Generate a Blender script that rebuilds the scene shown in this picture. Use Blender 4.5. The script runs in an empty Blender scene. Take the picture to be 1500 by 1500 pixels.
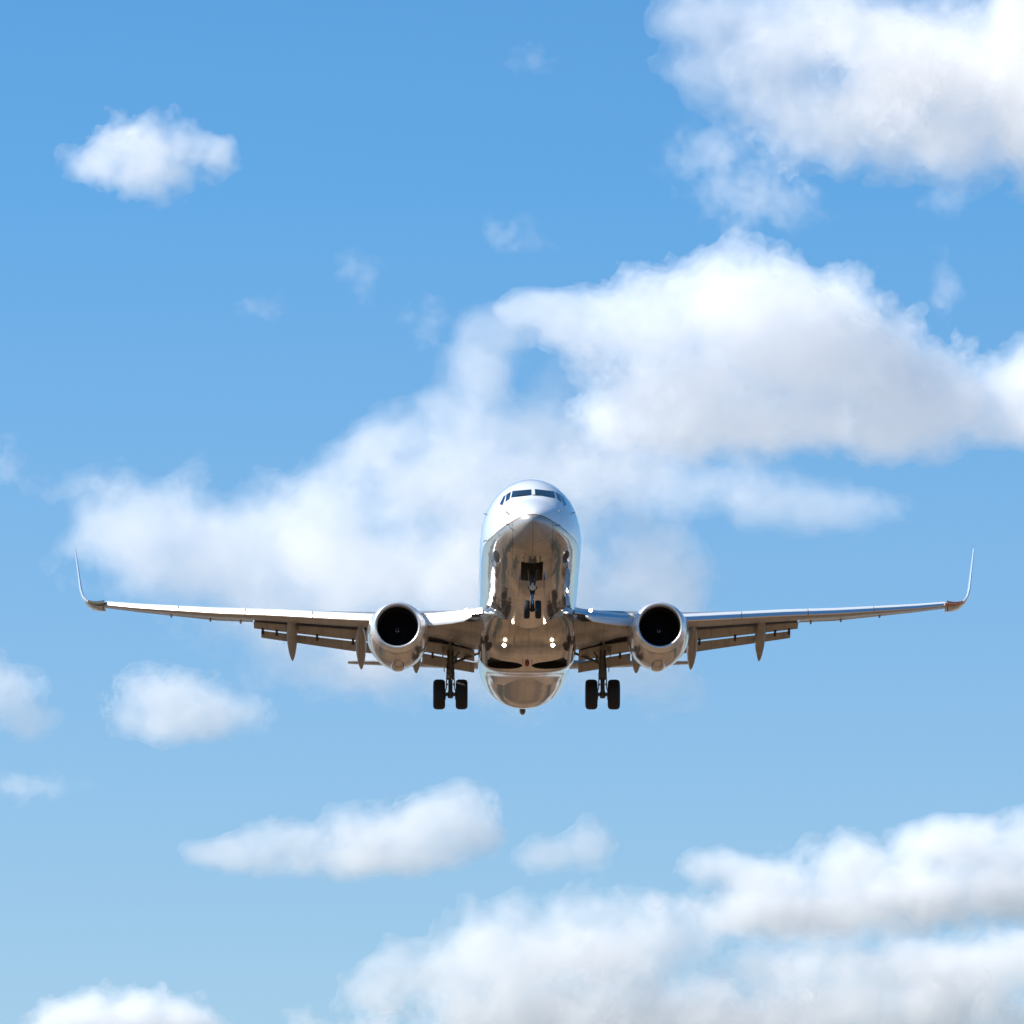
import bpy, bmesh, math, random
import numpy as np
from mathutils import Vector, Matrix, Euler

R_ = math.radians
scene = bpy.context.scene
COL = scene.collection

# ------------------------------------------------------------------ camera
F_PX = 9641.0                      # focal length in units of 1/1500 frame width
CAM_Z = 1.7
CAM_EL = 10.0                      # degrees above the horizon
cd = bpy.data.cameras.new("camera")
cam = bpy.data.objects.new("camera", cd)
COL.objects.link(cam)
cam.location = (0, 0, CAM_Z)
cam.rotation_euler = (R_(90 + CAM_EL), 0, 0)
cd.sensor_width = 36
cd.lens = F_PX / 1500 * 36
cd.clip_start = 1
cd.clip_end = 120000
scene.camera = cam

# ------------------------------------------------------------------ sky and sun
SUN_EL, SUN_LEFT, SUN_FRONT = 44.0, 1.0, 0.05    # sun high on the left, a little to the camera's side of the aircraft
sun_dir = Vector((-SUN_LEFT, -SUN_FRONT, 0)).normalized() * math.cos(R_(SUN_EL)) + Vector((0, 0, math.sin(R_(SUN_EL))))
world = bpy.data.worlds.new("World")
scene.world = world
world.use_nodes = True
nt = world.node_tree
sky = nt.nodes.new("ShaderNodeTexSky")
sky.sky_type = 'NISHITA'
sky.sun_disc = False
sky.sun_elevation = R_(SUN_EL)
# Nishita: rotation 0 puts the sun towards +Y, growing clockwise seen from above
sky.sun_rotation = math.atan2(sun_dir.x, sun_dir.y)
sky.altitude = 800
sky.air_density = 0.9
sky.dust_density = 0.15
sky.ozone_density = 3.2
hsv = nt.nodes.new("ShaderNodeHueSaturation")
hsv.inputs["Saturation"].default_value = 1.25
hsv.inputs["Hue"].default_value = 0.493
bg = nt.nodes["Background"]
bg.inputs[1].default_value = 0.11
# the air near the horizon is a little greyer than the clean model sky
wtc = nt.nodes.new("ShaderNodeTexCoord")
wsp = nt.nodes.new("ShaderNodeSeparateXYZ")
nt.links.new(wtc.outputs["Generated"], wsp.inputs[0])
for sock, lo, hi in (("Saturation", 0.98, 1.26), ("Value", 0.725, 0.985)):
    wmr = nt.nodes.new("ShaderNodeMapRange")
    wmr.inputs["From Min"].default_value = 0.06
    wmr.inputs["From Max"].default_value = 0.22
    wmr.inputs["To Min"].default_value = lo
    wmr.inputs["To Max"].default_value = hi
    nt.links.new(wsp.outputs["Z"], wmr.inputs["Value"])
    nt.links.new(wmr.outputs[0], hsv.inputs[sock])
nt.links.new(sky.outputs[0], hsv.inputs["Color"])
nt.links.new(hsv.outputs[0], bg.inputs[0])

sd = bpy.data.lights.new("sun", 'SUN')
sd.energy = 4.5
sd.angle = R_(0.5)
sd.color = (1.0, 0.955, 0.88)
sun = bpy.data.objects.new("sun", sd)
COL.objects.link(sun)
sun.location = sun_dir * 500
sun.rotation_euler = sun_dir.to_track_quat('Z', 'Y').to_euler()

scene.view_settings.view_transform = 'Standard'
scene.view_settings.look = 'None'
scene.view_settings.exposure = 0.6
scene.view_settings.gamma = 1.0
cy = scene.cycles
cy.max_bounces = 40
cy.diffuse_bounces = 4
cy.glossy_bounces = 6
cy.transparent_max_bounces = 96
cy.volume_bounces = 24
cy.use_denoising = True
cy.use_adaptive_sampling = True
cy.adaptive_threshold = 0.018


# ------------------------------------------------------------------ helpers
def mat(name):
    m = bpy.data.materials.new(name)
    m.use_nodes = True
    return m, m.node_tree, m.node_tree.nodes, m.node_tree.links


def tag(o, label=None, cat=None, group=None, kind=None):
    for k, v in (("label", label), ("category", cat), ("group", group), ("kind", kind)):
        if v:
            o[k] = v
    return o


def mesh_np(name, V, Q, smooth=True):
    me = bpy.data.meshes.new(name)
    me.from_pydata([tuple(v) for v in V], [], [tuple(q) for q in Q]) if len(V) < 2000 else _fast(me, V, Q)
    if smooth:
        me.polygons.foreach_set("use_smooth", np.ones(len(me.polygons), bool))
    me.update()
    return me


def _fast(me, V, Q):
    V = np.asarray(V, np.float32)
    Q = np.asarray(Q, np.int32)
    n, k = Q.shape
    me.vertices.add(len(V))
    me.vertices.foreach_set("co", V.ravel())
    me.loops.add(n * k)
    me.loops.foreach_set("vertex_index", Q.ravel())
    me.polygons.add(n)
    me.polygons.foreach_set("loop_start", np.arange(0, n * k, k, dtype=np.int32))
    me.update(calc_edges=True)
    me.validate()


# ------------------------------------------------------------------ ground
def build_ground():
    bm = bmesh.new()
    s = 45000.0
    rings = [0, 60, 150, 400, 1000, 3000, 9000, s]
    prev = None
    N = 48
    c0 = bm.verts.new((0, 0, 0))
    for r in rings[1:]:
        ring = [bm.verts.new((r * math.cos(2 * math.pi * i / N), r * math.sin(2 * math.pi * i / N), 0)) for i in range(N)]
        for i in range(N):
            j = (i + 1) % N
            if prev is None:
                bm.faces.new((c0, ring[i], ring[j]))
            else:
                bm.faces.new((prev[i], ring[i], ring[j], prev[j]))
        prev = ring
    me = bpy.data.meshes.new("ground")
    bm.to_mesh(me)
    o = bpy.data.objects.new("ground", me)
    COL.objects.link(o)
    m, t, N_, L = mat("dry_grass_ground")
    b = N_["Principled BSDF"]
    b.inputs["Roughness"].default_value = 0.95
    tc = N_.new("ShaderNodeTexCoord")
    n1 = N_.new("ShaderNodeTexNoise")
    n1.inputs["Scale"].default_value = 0.012
    n1.inputs["Detail"].default_value = 8
    n1.inputs["Roughness"].default_value = 0.62
    L.new(tc.outputs["Object"], n1.inputs["Vector"])
    cr = N_.new("ShaderNodeValToRGB")
    e = cr.color_ramp.elements
    e[0].position, e[0].color = 0.34, (0.030, 0.019, 0.008, 1)
    e[1].position, e[1].color = 0.66, (0.33, 0.185, 0.085, 1)
    x = cr.color_ramp.elements.new(0.50)
    x.color = (0.165, 0.092, 0.042, 1)
    L.new(n1.outputs["Fac"], cr.inputs[0])
    # darker scrub and hedgerow strips either side of the approach path
    mp = N_.new("ShaderNodeMapping")
    mp.inputs["Scale"].default_value = (0.011, 0.0022, 1)
    mp.inputs["Location"].default_value = (0.37, 0.2, 0)
    L.new(tc.outputs["Object"], mp.inputs["Vector"])
    n2 = N_.new("ShaderNodeTexNoise")
    n2.inputs["Scale"].default_value = 1.6
    n2.inputs["Detail"].default_value = 6
    n2.inputs["Roughness"].default_value = 0.65
    L.new(mp.outputs[0], n2.inputs["Vector"])
    c2 = N_.new("ShaderNodeValToRGB")
    c2.color_ramp.elements[0].position = 0.55
    c2.color_ramp.elements[1].position = 0.61
    L.new(n2.outputs["Fac"], c2.inputs[0])
    mx = N_.new("ShaderNodeMix")
    mx.data_type = 'RGBA'
    L.new(c2.outputs[0], mx.inputs[0])
    L.new(cr.outputs[0], mx.inputs[6])
    mx.inputs[7].default_value = (0.030, 0.034, 0.014, 1)
    # rows of dark trees along both sides of the approach strip
    sx = N_.new("ShaderNodeSeparateXYZ")
    L.new(tc.outputs["Object"], sx.inputs[0])

    def math_(op, *args):
        n = N_.new("ShaderNodeMath")
        n.operation = op
        for i, v in enumerate(args):
            if isinstance(v, (int, float)):
                n.inputs[i].default_value = v
            else:
                L.new(v, n.inputs[i])
        return n.outputs[0]
    n3 = N_.new("ShaderNodeTexNoise")
    n3.inputs["Scale"].default_value = 0.03
    n3.inputs["Detail"].default_value = 5
    L.new(tc.outputs["Object"], n3.inputs["Vector"])
    wob = math_('MULTIPLY', math_('SUBTRACT', n3.outputs["Fac"], 0.5), 70.0)
    off = math_('ABSOLUTE', math_('SUBTRACT', math_('ABSOLUTE', math_('ADD', sx.outputs["X"], wob)), 58.0))
    band = math_('LESS_THAN', off, math_('MULTIPLY', n3.outputs["Fac"], 26.0))
    mt = N_.new("ShaderNodeMix")
    mt.data_type = 'RGBA'
    L.new(band, mt.inputs[0])
    L.new(mx.outputs[2], mt.inputs[6])
    mt.inputs[7].default_value = (0.020, 0.022, 0.009, 1)
    # far ground made pale to bounce fill light up onto the cloud bases
    ln = N_.new("ShaderNodeVectorMath")
    ln.operation = 'LENGTH'
    L.new(tc.outputs["Object"], ln.inputs[0])
    far = N_.new("ShaderNodeMapRange")
    far.inputs["From Min"].default_value = 900
    far.inputs["From Max"].default_value = 1600
    L.new(math_('ADD', ln.outputs["Value"], math_('MULTIPLY', wob, 12.0)), far.inputs["Value"])
    mf = N_.new("ShaderNodeMix")
    mf.data_type = 'RGBA'
    L.new(far.outputs[0], mf.inputs[0])
    L.new(mt.outputs[2], mf.inputs[6])
    mf.inputs[7].default_value = (0.52, 0.51, 0.50, 1)
    L.new(mf.outputs[2], b.inputs["Base Color"])
    me.materials.append(m)
    tag(o, "dry brown grassland with darker scrub under the approach path", "ground", None, "structure")
    return o


build_ground()


def build_added_hills():
    """unseen ridge added all round to darken the reflected horizon, below the bottom of the picture"""
    rng = random.Random(4)
    bm = bmesh.new()
    N = 240
    ph = [(k, rng.uniform(0, 6.28), rng.uniform(.4, 1)) for k in (3, 5, 8, 13, 21, 34, 55)]
    rows = []
    for j, (r, f) in enumerate(((7000, 0), (7800, .55), (9000, 1.0), (10500, .85), (13000, 0))):
        row = []
        for i in range(N):
            t = 2 * math.pi * i / N
            h = 300 + sum(a * 90 / k ** .6 * math.sin(k * t + p) for k, p, a in ph)
            row.append(bm.verts.new((r * math.cos(t), r * math.sin(t), -4 + f * h)))
        rows.append(row)
    for a, b in zip(rows, rows[1:]):
        for i in range(N):
            bm.faces.new((a[i], b[i], b[(i + 1) % N], a[(i + 1) % N]))
    bmesh.ops.recalc_face_normals(bm, faces=bm.faces)
    me = bpy.data.meshes.new("added_hills")
    bm.to_mesh(me)
    bm.free()
    me.polygons.foreach_set("use_smooth", [True] * len(me.polygons))
    o = bpy.data.objects.new("added_hills", me)
    COL.objects.link(o)
    m, t, N_, L = mat("added_hill_cover")
    b = N_["Principled BSDF"]
    b.inputs["Roughness"].default_value = 1
    n1 = N_.new("ShaderNodeTexNoise")
    n1.inputs["Scale"].default_value = 0.004
    n1.inputs["Detail"].default_value = 6
    tc = N_.new("ShaderNodeTexCoord")
    L.new(tc.outputs["Object"], n1.inputs["Vector"])
    r = N_.new("ShaderNodeValToRGB")
    r.color_ramp.elements[0].position = .35
    r.color_ramp.elements[1].position = .65
    r.color_ramp.elements[0].color = (.07, .085, .07, 1)
    r.color_ramp.elements[1].color = (.20, .17, .13, 1)
    L.new(n1.outputs["Fac"], r.inputs[0])
    L.new(r.outputs[0], b.inputs["Base Color"])
    me.materials.append(m)
    tag(o, "unseen low ridge added to dim the bright horizon in the belly reflections", "added_hills", None, "structure")


build_added_hills()


# ------------------------------------------------------------------ clouds: every cloud is a closed body of scattering vapour
def bspline_up(n, cells, seed_rng, off):
    """weights (n x m) of a cubic B-spline evaluated at n samples over `cells` lattice cells"""
    x = (np.arange(n) / max(n - 1, 1)) * cells + off
    i = np.floor(x).astype(int)
    f = x - i
    m = int(math.ceil(cells + off)) + 4
    W = np.zeros((n, m))
    r = np.arange(n)
    W[r, i] += (1 - f) ** 3 / 6
    W[r, i + 1] += (3 * f ** 3 - 6 * f ** 2 + 4) / 6
    W[r, i + 2] += (-3 * f ** 3 + 3 * f ** 2 + 3 * f + 1) / 6
    W[r, i + 3] += f ** 3 / 6
    return W.astype(np.float32)


def fbm(shape, size, wave, rng, octaves, gain=0.52, billow=False):
    out = np.zeros(shape, np.float32)
    amp = 1.0
    for o_ in range(octaves):
        Ws = [bspline_up(shape[a], size[a] / wave, rng, rng.random()) for a in range(3)]
        lat = rng.standard_normal([w.shape[1] for w in Ws]).astype(np.float32)
        v = np.einsum('ia,abc->ibc', Ws[0], lat, optimize=True)
        v = np.einsum('jb,ibc->ijc', Ws[1], v, optimize=True)
        v = np.einsum('kc,ijc->ijk', Ws[2], v, optimize=True)
        v *= 2.2
        if billow:
            v = 0.75 - np.abs(v) * 1.1
        out += (amp * 0.55 if o_ == 0 else amp) * v
        amp *= gain
        wave *= 0.5
        if wave < 1.6 * max(size[a] / shape[a] for a in range(3)):
            break
    return out


def surface_nets(F, org, h):
    """closed quad mesh of the level set F = 0 (inside where F > 0)"""
    F = np.pad(F, 1, constant_values=-1.0)
    org = np.asarray(org) - h
    nx, ny, nz = F.shape
    S = F > 0
    c = [(0, 0, 0), (1, 0, 0), (0, 1, 0), (1, 1, 0), (0, 0, 1), (1, 0, 1), (0, 1, 1), (1, 1, 1)]
    sub = lambda A, o: A[o[0]:nx - 1 + o[0], o[1]:ny - 1 + o[1], o[2]:nz - 1 + o[2]]
    cnt = sum(sub(S, o).astype(np.int8) for o in c)
    act = (cnt > 0) & (cnt < 8)
    idx = -np.ones(act.shape, np.int64)
    ijk = np.argwhere(act)
    idx[act] = np.arange(len(ijk))
    acc = np.zeros((len(ijk), 3))
    num = np.zeros(len(ijk))
    vals = [sub(F, o)[act] for o in c]
    for a in range(8):
        for b in range(a + 1, 8):
            d = np.array(c[b]) - np.array(c[a])
            if np.abs(d).sum() != 1:
                continue
            fa, fb = vals[a], vals[b]
            cr = (fa > 0) != (fb > 0)
            t = fa[cr] / (fa[cr] - fb[cr])
            acc[cr] += np.array(c[a]) + t[:, None] * d
            num[cr] += 1
    V = org + (ijk + acc / num[:, None]) * h
    Q = []
    for ax in range(3):
        u, w = (ax + 1) % 3, (ax + 2) % 3
        sl0 = [slice(1, -1)] * 3
        a0 = [slice(1, n - 1) for n in F.shape]
        a0[ax] = slice(0, F.shape[ax] - 1)
        a1 = list(a0)
        a1[ax] = slice(1, F.shape[ax])
        s0, s1 = S[tuple(a0)], S[tuple(a1)]
        e = np.argwhere(s0 != s1)
        flip = s0[s0 != s1]
        base = e.copy()
        base[:, u] += 1
        base[:, w] += 1
        def at(du, dw):
            p = base.copy()
            p[:, u] += du
            p[:, w] += dw
            return idx[p[:, 0], p[:, 1], p[:, 2]]
        q = np.stack([at(-1, -1), at(0, -1), at(0, 0), at(-1, 0)], 1)
        q[~flip] = q[~flip][:, ::-1]
        Q.append(q)
    return V, np.concatenate(Q)


def largest_piece(V, Q):
    lab = np.arange(len(V))
    while True:
        m = lab[Q].min(1)
        new = lab.copy()
        for c in range(4):
            np.minimum.at(new, Q[:, c], m)
        new = new[new]
        if (new == lab).all():
            break
        lab = new
    big = np.bincount(lab).argmax()
    keep = lab == big
    idx = np.cumsum(keep) - 1
    return V[keep], idx[Q[keep[Q[:, 0]]]]


def cloud_material(name, sigma, skin=0.0, aniso=0.0, col=(1, 1, 1)):
    m, t, N_, L = mat(name)
    N_.remove(N_["Principled BSDF"])
    out = N_["Material Output"]
    v = N_.new("ShaderNodeVolumePrincipled")
    v.inputs["Color"].default_value = (*col, 1)
    v.inputs["Density"].default_value = sigma
    v.inputs["Anisotropy"].default_value = aniso
    L.new(v.outputs[0], out.inputs["Volume"])
    if skin > 0:                       # the outermost vapour: a faint bright film over the body
        tr = N_.new("ShaderNodeBsdfTransparent")
        df = N_.new("ShaderNodeBsdfTranslucent")
        df.inputs[0].default_value = (0.9, 0.9, 0.9, 1)
        mx = N_.new("ShaderNodeMixShader")
        mx.inputs[0].default_value = skin
        L.new(tr.outputs[0], mx.inputs[1])
        L.new(df.outputs[0], mx.inputs[2])
        L.new(mx.outputs[0], out.inputs["Surface"])
    m.cycles.homogeneous_volume = True
    return m


def sky_point(px, py, dist):
    """the point at the given distance along the line of sight of photograph pixel px, py"""
    e = R_(CAM_EL)
    d = Vector(((px - 750) / F_PX, 0, 0)) + Vector((0, math.cos(e), math.sin(e))) + Vector((0, -math.sin(e), math.cos(e))) * ((750 - py) / F_PX)
    return Vector((0, 0, CAM_Z)) + d * dist


def make_cloud(label, dist, blobs, seed, sigma=0.03, amp=0.42, wave=70, vox=2.3, depth=0.7, skin=0.03, group="clouds in the blue sky",
               tint=(1.0, 0.984, 0.966), levels=((-0.08, 0.20), (0.05, 0.30), (0.20, 0.40), (0.42, 0.45)), octaves=7, name="cloud"):
    """blobs: (px, py, rx, ry) lumps in photograph pixels, turned into metres at the cloud's distance"""
    k = dist / F_PX                    # metres per pixel there
    rng = np.random.default_rng(seed)
    B = np.array([tuple(b) + (1.0,) * (5 - len(b)) for b in blobs], float)   # fifth value: depth of the lump
    pad = 26 + 0.35 * B[:, 2:4].max(1).mean()
    x0, x1 = (B[:, 0] - B[:, 2]).min() - pad, (B[:, 0] + B[:, 2]).max() + pad
    y0, y1 = (B[:, 1] - B[:, 3]).min() - pad, (B[:, 1] + B[:, 3]).max() + pad
    cx, cy_ = (x0 + x1) / 2, (y0 + y1) / 2
    rdep = np.sqrt(B[:, 2] * B[:, 3]) * depth * B[:, 4]
    dep = 2 * (rdep.max() * 1.15 + pad)
    W, H = x1 - x0, y1 - y0
    n = [max(8, int(W / vox)), max(8, int(dep / vox)), max(8, int(H / vox))]
    size = [W, dep, H]
    gx = np.linspace(-W / 2, W / 2, n[0], dtype=np.float32)[:, None, None]
    gy = np.linspace(-dep / 2, dep / 2, n[1], dtype=np.float32)[None, :, None]
    gz = np.linspace(-H / 2, H / 2, n[2], dtype=np.float32)[None, None, :]
    f = np.full(n, -9, np.float32)
    for (bx, by, rx, ry, _), rd in zip(B, rdep):
        oy = rng.uniform(-0.25, 0.25) * rd
        q = ((gx - (bx - cx)) / rx) ** 2 + ((gy - oy) / rd) ** 2 + ((gz + (by - cy_)) / ry) ** 2
        b = 1 - np.sqrt(q)
        f = np.logaddexp(f * 7, b * 7) / 7
    noi = fbm(n, size, wave, rng, octaves, 0.62)
    f = f - 0.08 + amp * 0.55 * noi
    # nothing reaches the border of the block
    for ax in range(3):
        s = [slice(None)] * 3
        for side in (0, -1):
            s[ax] = side
            f[tuple(s)] = -1
    h = np.array([size[a] / (n[a] - 1) for a in range(3)])
    org = -np.array(size) / 2
    root = None
    for i, (lev, w) in enumerate(levels):
        if (f > lev).sum() < 60:
            continue
        V, Q = surface_nets(f - lev, org, h)
        if name == "cloud_wisp" or i == len(levels) - 1:
            V, Q = largest_piece(V, Q)
        V = V * k
        me = mesh_np(name if i == 0 else "cloud_core", V, Q)
        o = bpy.data.objects.new(name if i == 0 else "cloud_core", me)
        COL.objects.link(o)
        me.materials.append(cloud_material("cloud_vapour", sigma * w, skin if i == 0 else 0.0, 0.0, tint))
        if root is None:
            root = o
            o.location = sky_point(cx, cy_, dist)
            tag(o, label, "cloud", group)
        else:
            o.parent = root
    return root

CLOUDS = [
    dict(label="small ragged white cloud alone in the upper left sky", dist=5200, seed=3, sigma=0.019, wave=45, depth=.8, amp=.62,
         blobs=[(215, 226, 72, 52), (285, 220, 54, 34), (130, 242, 60, 30), (235, 252, 68, 30), (180, 204, 46, 28), (325, 214, 30, 18)]),
    dict(label="large soft white cloud filling the upper right corner", dist=4700, seed=6, sigma=0.025, depth=.68, wave=80, vox=2.8, amp=.45,
         blobs=[(1340, 90, 200, 125), (1500, 110, 190, 140), (1200, 50, 150, 90, .8), (1070, 35, 120, 66, .4), (1010, 25, 80, 50, .4), (1250, 165, 130, 82), (1350, 205, 130, 66), (1050, 105, 90, 62, .35), (1150, 115, 110, 72, .6)]),
    dict(label="biggest bright white cumulus cloud, heaped above and right of the aircraft", dist=5600, seed=9, sigma=0.034, depth=.58, tint=(1.0, .994, .989), wave=70, amp=.36,
         blobs=[(1080, 455, 150, 108), (960, 485, 125, 84), (860, 470, 80, 52), (1180, 510, 175, 112), (1300, 560, 165, 92), (1010, 570, 160, 90), (1400, 595, 125, 70),
                (1500, 580, 110, 82), (930, 615, 120, 48), (1080, 615, 200, 46), (1250, 620, 200, 44),
                (790, 450, 60, 30)]),
    dict(label="wide thin greyish cloud bank behind the aircraft and its wing", dist=6200, seed=12, sigma=0.010, amp=.50, skin=.01, wave=80, vox=3.0,
         blobs=[(230, 790, 120, 70), (330, 780, 160, 90), (480, 750, 150, 80), (620, 700, 150, 85), (750, 700, 160, 85), (560, 840, 270, 95), (780, 830, 220, 110), (920, 840, 110, 95),
                (260, 840, 140, 50), (420, 890, 150, 70), (580, 955, 170, 58), (740, 940, 190, 84), (900, 985, 130, 58), (590, 640, 62, 44), (690, 640, 90, 60),
                (800, 640, 140, 60), (920, 660, 130, 55), (740, 480, 66, 46), (830, 555, 75, 55, .3), (700, 1000, 220, 50, .5), (920, 1010, 150, 52, .7), (560, 965, 190, 66), (450, 930, 120, 66), (705, 545, 70, 60), (660, 600, 76, 52)]),
    dict(label="thin flat cloud strip right of the cockpit under the biggest cumulus", dist=6000, seed=14, sigma=0.0085, skin=.012, wave=60,
         blobs=[(1000, 712, 160, 46), (1140, 738, 150, 40), (1250, 742, 95, 40), (900, 695, 115, 46)]),
    dict(label="small low cloud under the wing with the white leading edge", dist=6900, seed=17, sigma=0.014, wave=60, depth=.8,
         blobs=[(235, 1022, 95, 42), (320, 1042, 74, 38), (195, 1050, 64, 34), (265, 1055, 105, 34)]),
    dict(label="pale cloud cut off by the left edge of the photo", dist=6800, seed=19, sigma=0.009, wave=60, depth=.8,
         blobs=[(10, 1010, 62, 50), (48, 1050, 42, 28), (-50, 1000, 70, 55)]),
    dict(label="long flat-bottomed white cloud below the aircraft", dist=7600, seed=24, sigma=0.015, wave=55, depth=.8,
         blobs=[(640, 1197, 84, 40), (560, 1225, 110, 42), (430, 1235, 110, 36), (335, 1250, 80, 26), (520, 1257, 165, 30), (690, 1222, 52, 36)]),
    dict(label="little faint cloud beside the long flat-bottomed cloud", dist=7700, seed=29, sigma=0.011, wave=45, depth=.8,
         blobs=[(805, 1255, 55, 28), (862, 1238, 42, 36)]),
    dict(label="heaped white cloud at the right edge below the wing", dist=7900, seed=31, sigma=0.024, tint=(1.0, .992, .985), wave=60, vox=2.8,
         blobs=[(1390, 1237, 108, 52), (1490, 1240, 100, 56), (1250, 1267, 110, 48), (1140, 1288, 96, 38), (1050, 1268, 54, 30), (1330, 1315, 190, 52), (1180, 1335, 165, 40), (1480, 1305, 130, 58)]),
    dict(label="broad low cloud bank filling the lower right corner", dist=8800, seed=38, sigma=0.014, wave=70, vox=3.0, amp=.50,
         blobs=[(740, 1395, 110, 58), (640, 1430, 120, 54), (900, 1390, 165, 66), (1100, 1415, 210, 64, .7), (1350, 1420, 180, 56), (1490, 1420, 150, 60), (800, 1490, 260, 70),
                (1100, 1490, 310, 80), (1400, 1490, 220, 80), (565, 1460, 66, 34), (900, 1345, 200, 44, .35), (1150, 1355, 260, 48, .6)]),
    dict(label="small bright cloud at the bottom left edge", dist=8600, seed=41, sigma=0.028, tint=(1.0, .993, .987), wave=45, depth=.8,
         blobs=[(190, 1492, 108, 50), (110, 1504, 72, 36), (272, 1504, 62, 36), (190, 1535, 160, 36)]),
]
WISPS = [
    ("thin upright cloud wisp above the left end of the cumulus", 630, 472, [(0, 0, 20, 30), (-30, -10, 13, 18), (6, 24, 12, 14)]),
    ("faint cloud wisp just above the left shoulder of the cumulus", 738, 348, [(0, 0, 46, 18), (25, 8, 30, 14)]),
    ("barely visible cloud wisp in the open sky left of the cumulus", 515, 392, [(0, 0, 28, 24), (22, 24, 18, 16)]),
    ("tiny pale cloud puff near the top centre of the sky", 776, 86, [(0, 0, 28, 18), (14, -10, 14, 14)]),
    ("small cloud wisp over the right slope of the cumulus", 1388, 422, [(0, 0, 20, 34), (-14, 20, 16, 16)]),
    ("slanted cloud shred under the big upper right cloud", 1050, 212, [(0, 0, 66, 30), (-36, 20, 38, 20), (34, -14, 32, 22)]),
    ("loose cloud shred between the upper right cloud and the cumulus peak", 1085, 290, [(0, -12, 60, 40), (0, 28, 30, 40), (70, 4, 50, 26)]),
    ("faint cloud tail below the upper right cloud near the right edge", 1385, 292, [(0, 0, 42, 18)]),
    ("smallest faint cloud fleck left of the thin upright wisp", 382, 450, [(0, 0, 24, 16)]),
    ("pale cloud wisp at the left edge above the wingtip", 15, 692, [(0, 0, 26, 28), (20, 24, 16, 14)]),
    ("thin pale cloud streak above the raised left wingtip", 125, 716, [(0, 0, 48, 13), (-40, 8, 20, 9)]),
    ("faint cloud fleck at the left edge below the wing", 50, 1150, [(0, 0, 56, 18)]),
]
for c in CLOUDS:
    make_cloud(**c)
for i, (lab, px, py, bl) in enumerate(WISPS):
    make_cloud(lab, 5200 if py < 500 else 6500, [(px + a, py + b, c, d) for a, b, c, d in bl], 60 + i, sigma=0.0065 if py in (212, 290) else 0.0055, amp=1.0, wave=26, vox=1.5, depth=1.0, skin=0.006,
               levels=((-0.15, 0.25), (0.1, 0.35), (0.35, 0.6)), group="thin wisps of cloud", name="cloud_wisp")


# ------------------------------------------------------------------ the aircraft
# Aircraft frame while modelling: x to its left wing (right in the photograph), y aft from the nose, z up from the cabin axis.
BASE = Vector((0, 17, -3.5))
plane = bpy.data.objects.new("airliner", None)
COL.objects.link(plane)
plane_rot = Euler((R_(-3.0), R_(-0.052), R_(0.563)), 'XYZ')
plane.rotation_euler = plane_rot
plane.location = Vector((0.584, 250, 40.54 + CAM_Z)) + plane_rot.to_matrix() @ Vector((0, 0, -3.5))
tag(plane, "white twin-engine jet airliner with mirror-grey belly coming in to land, wheels and flaps down", "airplane")
plane.empty_display_size = 2


def local_ray(px, py):
    """line of sight through a photograph pixel, in the aircraft modelling frame"""
    M = plane_rot.to_matrix().inverted()
    o = Vector((0, 0, CAM_Z))
    p = sky_point(px, py, 250)
    L0 = Vector((0.584, 250, 40.54 + CAM_Z))
    a = M @ (o - L0) + Vector((0, 17, 0))
    b = M @ (p - L0) + Vector((0, 17, 0))
    return a, (b - a).normalized()


def obj(name, bm, m, parent, smooth=True, sharp=35):
    """link a bmesh (modelling frame) as one mesh object below its parent"""
    bmesh.ops.recalc_face_normals(bm, faces=bm.faces)
    for v in bm.verts:
        v.co -= BASE
    me = bpy.data.meshes.new(name)
    bm.to_mesh(me)
    bm.free()
    for mm in (m if isinstance(m, (list, tuple)) else [m]):
        me.materials.append(mm)
    if smooth:
        me.polygons.foreach_set("use_smooth", [True] * len(me.polygons))
        me.set_sharp_from_angle(angle=R_(sharp))
    o = bpy.data.objects.new(name, me)
    COL.objects.link(o)
    o.parent = parent
    return o


def loft(bm, rings, closed=True, caps=True, mi=0, mis=None):
    vs = [[bm.verts.new(p) for p in r] for r in rings]
    n = len(vs[0])
    for a, b in zip(vs, vs[1:]):
        for i in range(n if closed else n - 1):
            j = (i + 1) % n
            f = bm.faces.new((a[i], a[j], b[j], b[i]))
            f.material_index = mis(i) if mis else mi
    if caps and closed:
        bm.faces.new(vs[0][::-1]).material_index = mi
        bm.faces.new(vs[-1]).material_index = mi
    return vs


def tube(bm, p0, p1, r0, r1=None, n=14, mi=0, caps=True):
    p0, p1 = Vector(p0), Vector(p1)
    r1 = r0 if r1 is None else r1
    q = (p1 - p0).to_track_quat('Z', 'Y')
    rings = []
    for p, r in ((p0, r0), (p1, r1)):
        rings.append([p + q @ Vector((r * math.cos(2 * math.pi * i / n), r * math.sin(2 * math.pi * i / n), 0)) for i in range(n)])
    loft(bm, rings, caps=caps, mi=mi)


def lathe_y(bm, prof, cx, cz, n=64, fn=None, caps=False, mi=0):
    """turn (y, r) profile about an axis along y; fn(ang, y, r) may reshape the radius"""
    rings = []
    for y, r in prof:
        ring = []
        for i in range(n):
            a = 2 * math.pi * i / n
            rr = fn(a, y, r) if fn else r
            ring.append((cx + rr * math.sin(a), y, cz + rr * math.cos(a)))
        rings.append(ring)
    return loft(bm, rings, caps=caps, mi=mi)


def lathe_x(bm, prof, c, n=48, mi=0):
    """turn (x, r) profile about an axis along x through c"""
    rings = [[(c[0] + x, c[1] + r * math.sin(2 * math.pi * i / n), c[2] + r * math.cos(2 * math.pi * i / n)) for i in range(n)] for x, r in prof]
    loft(bm, rings, caps=True, mi=mi)


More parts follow.
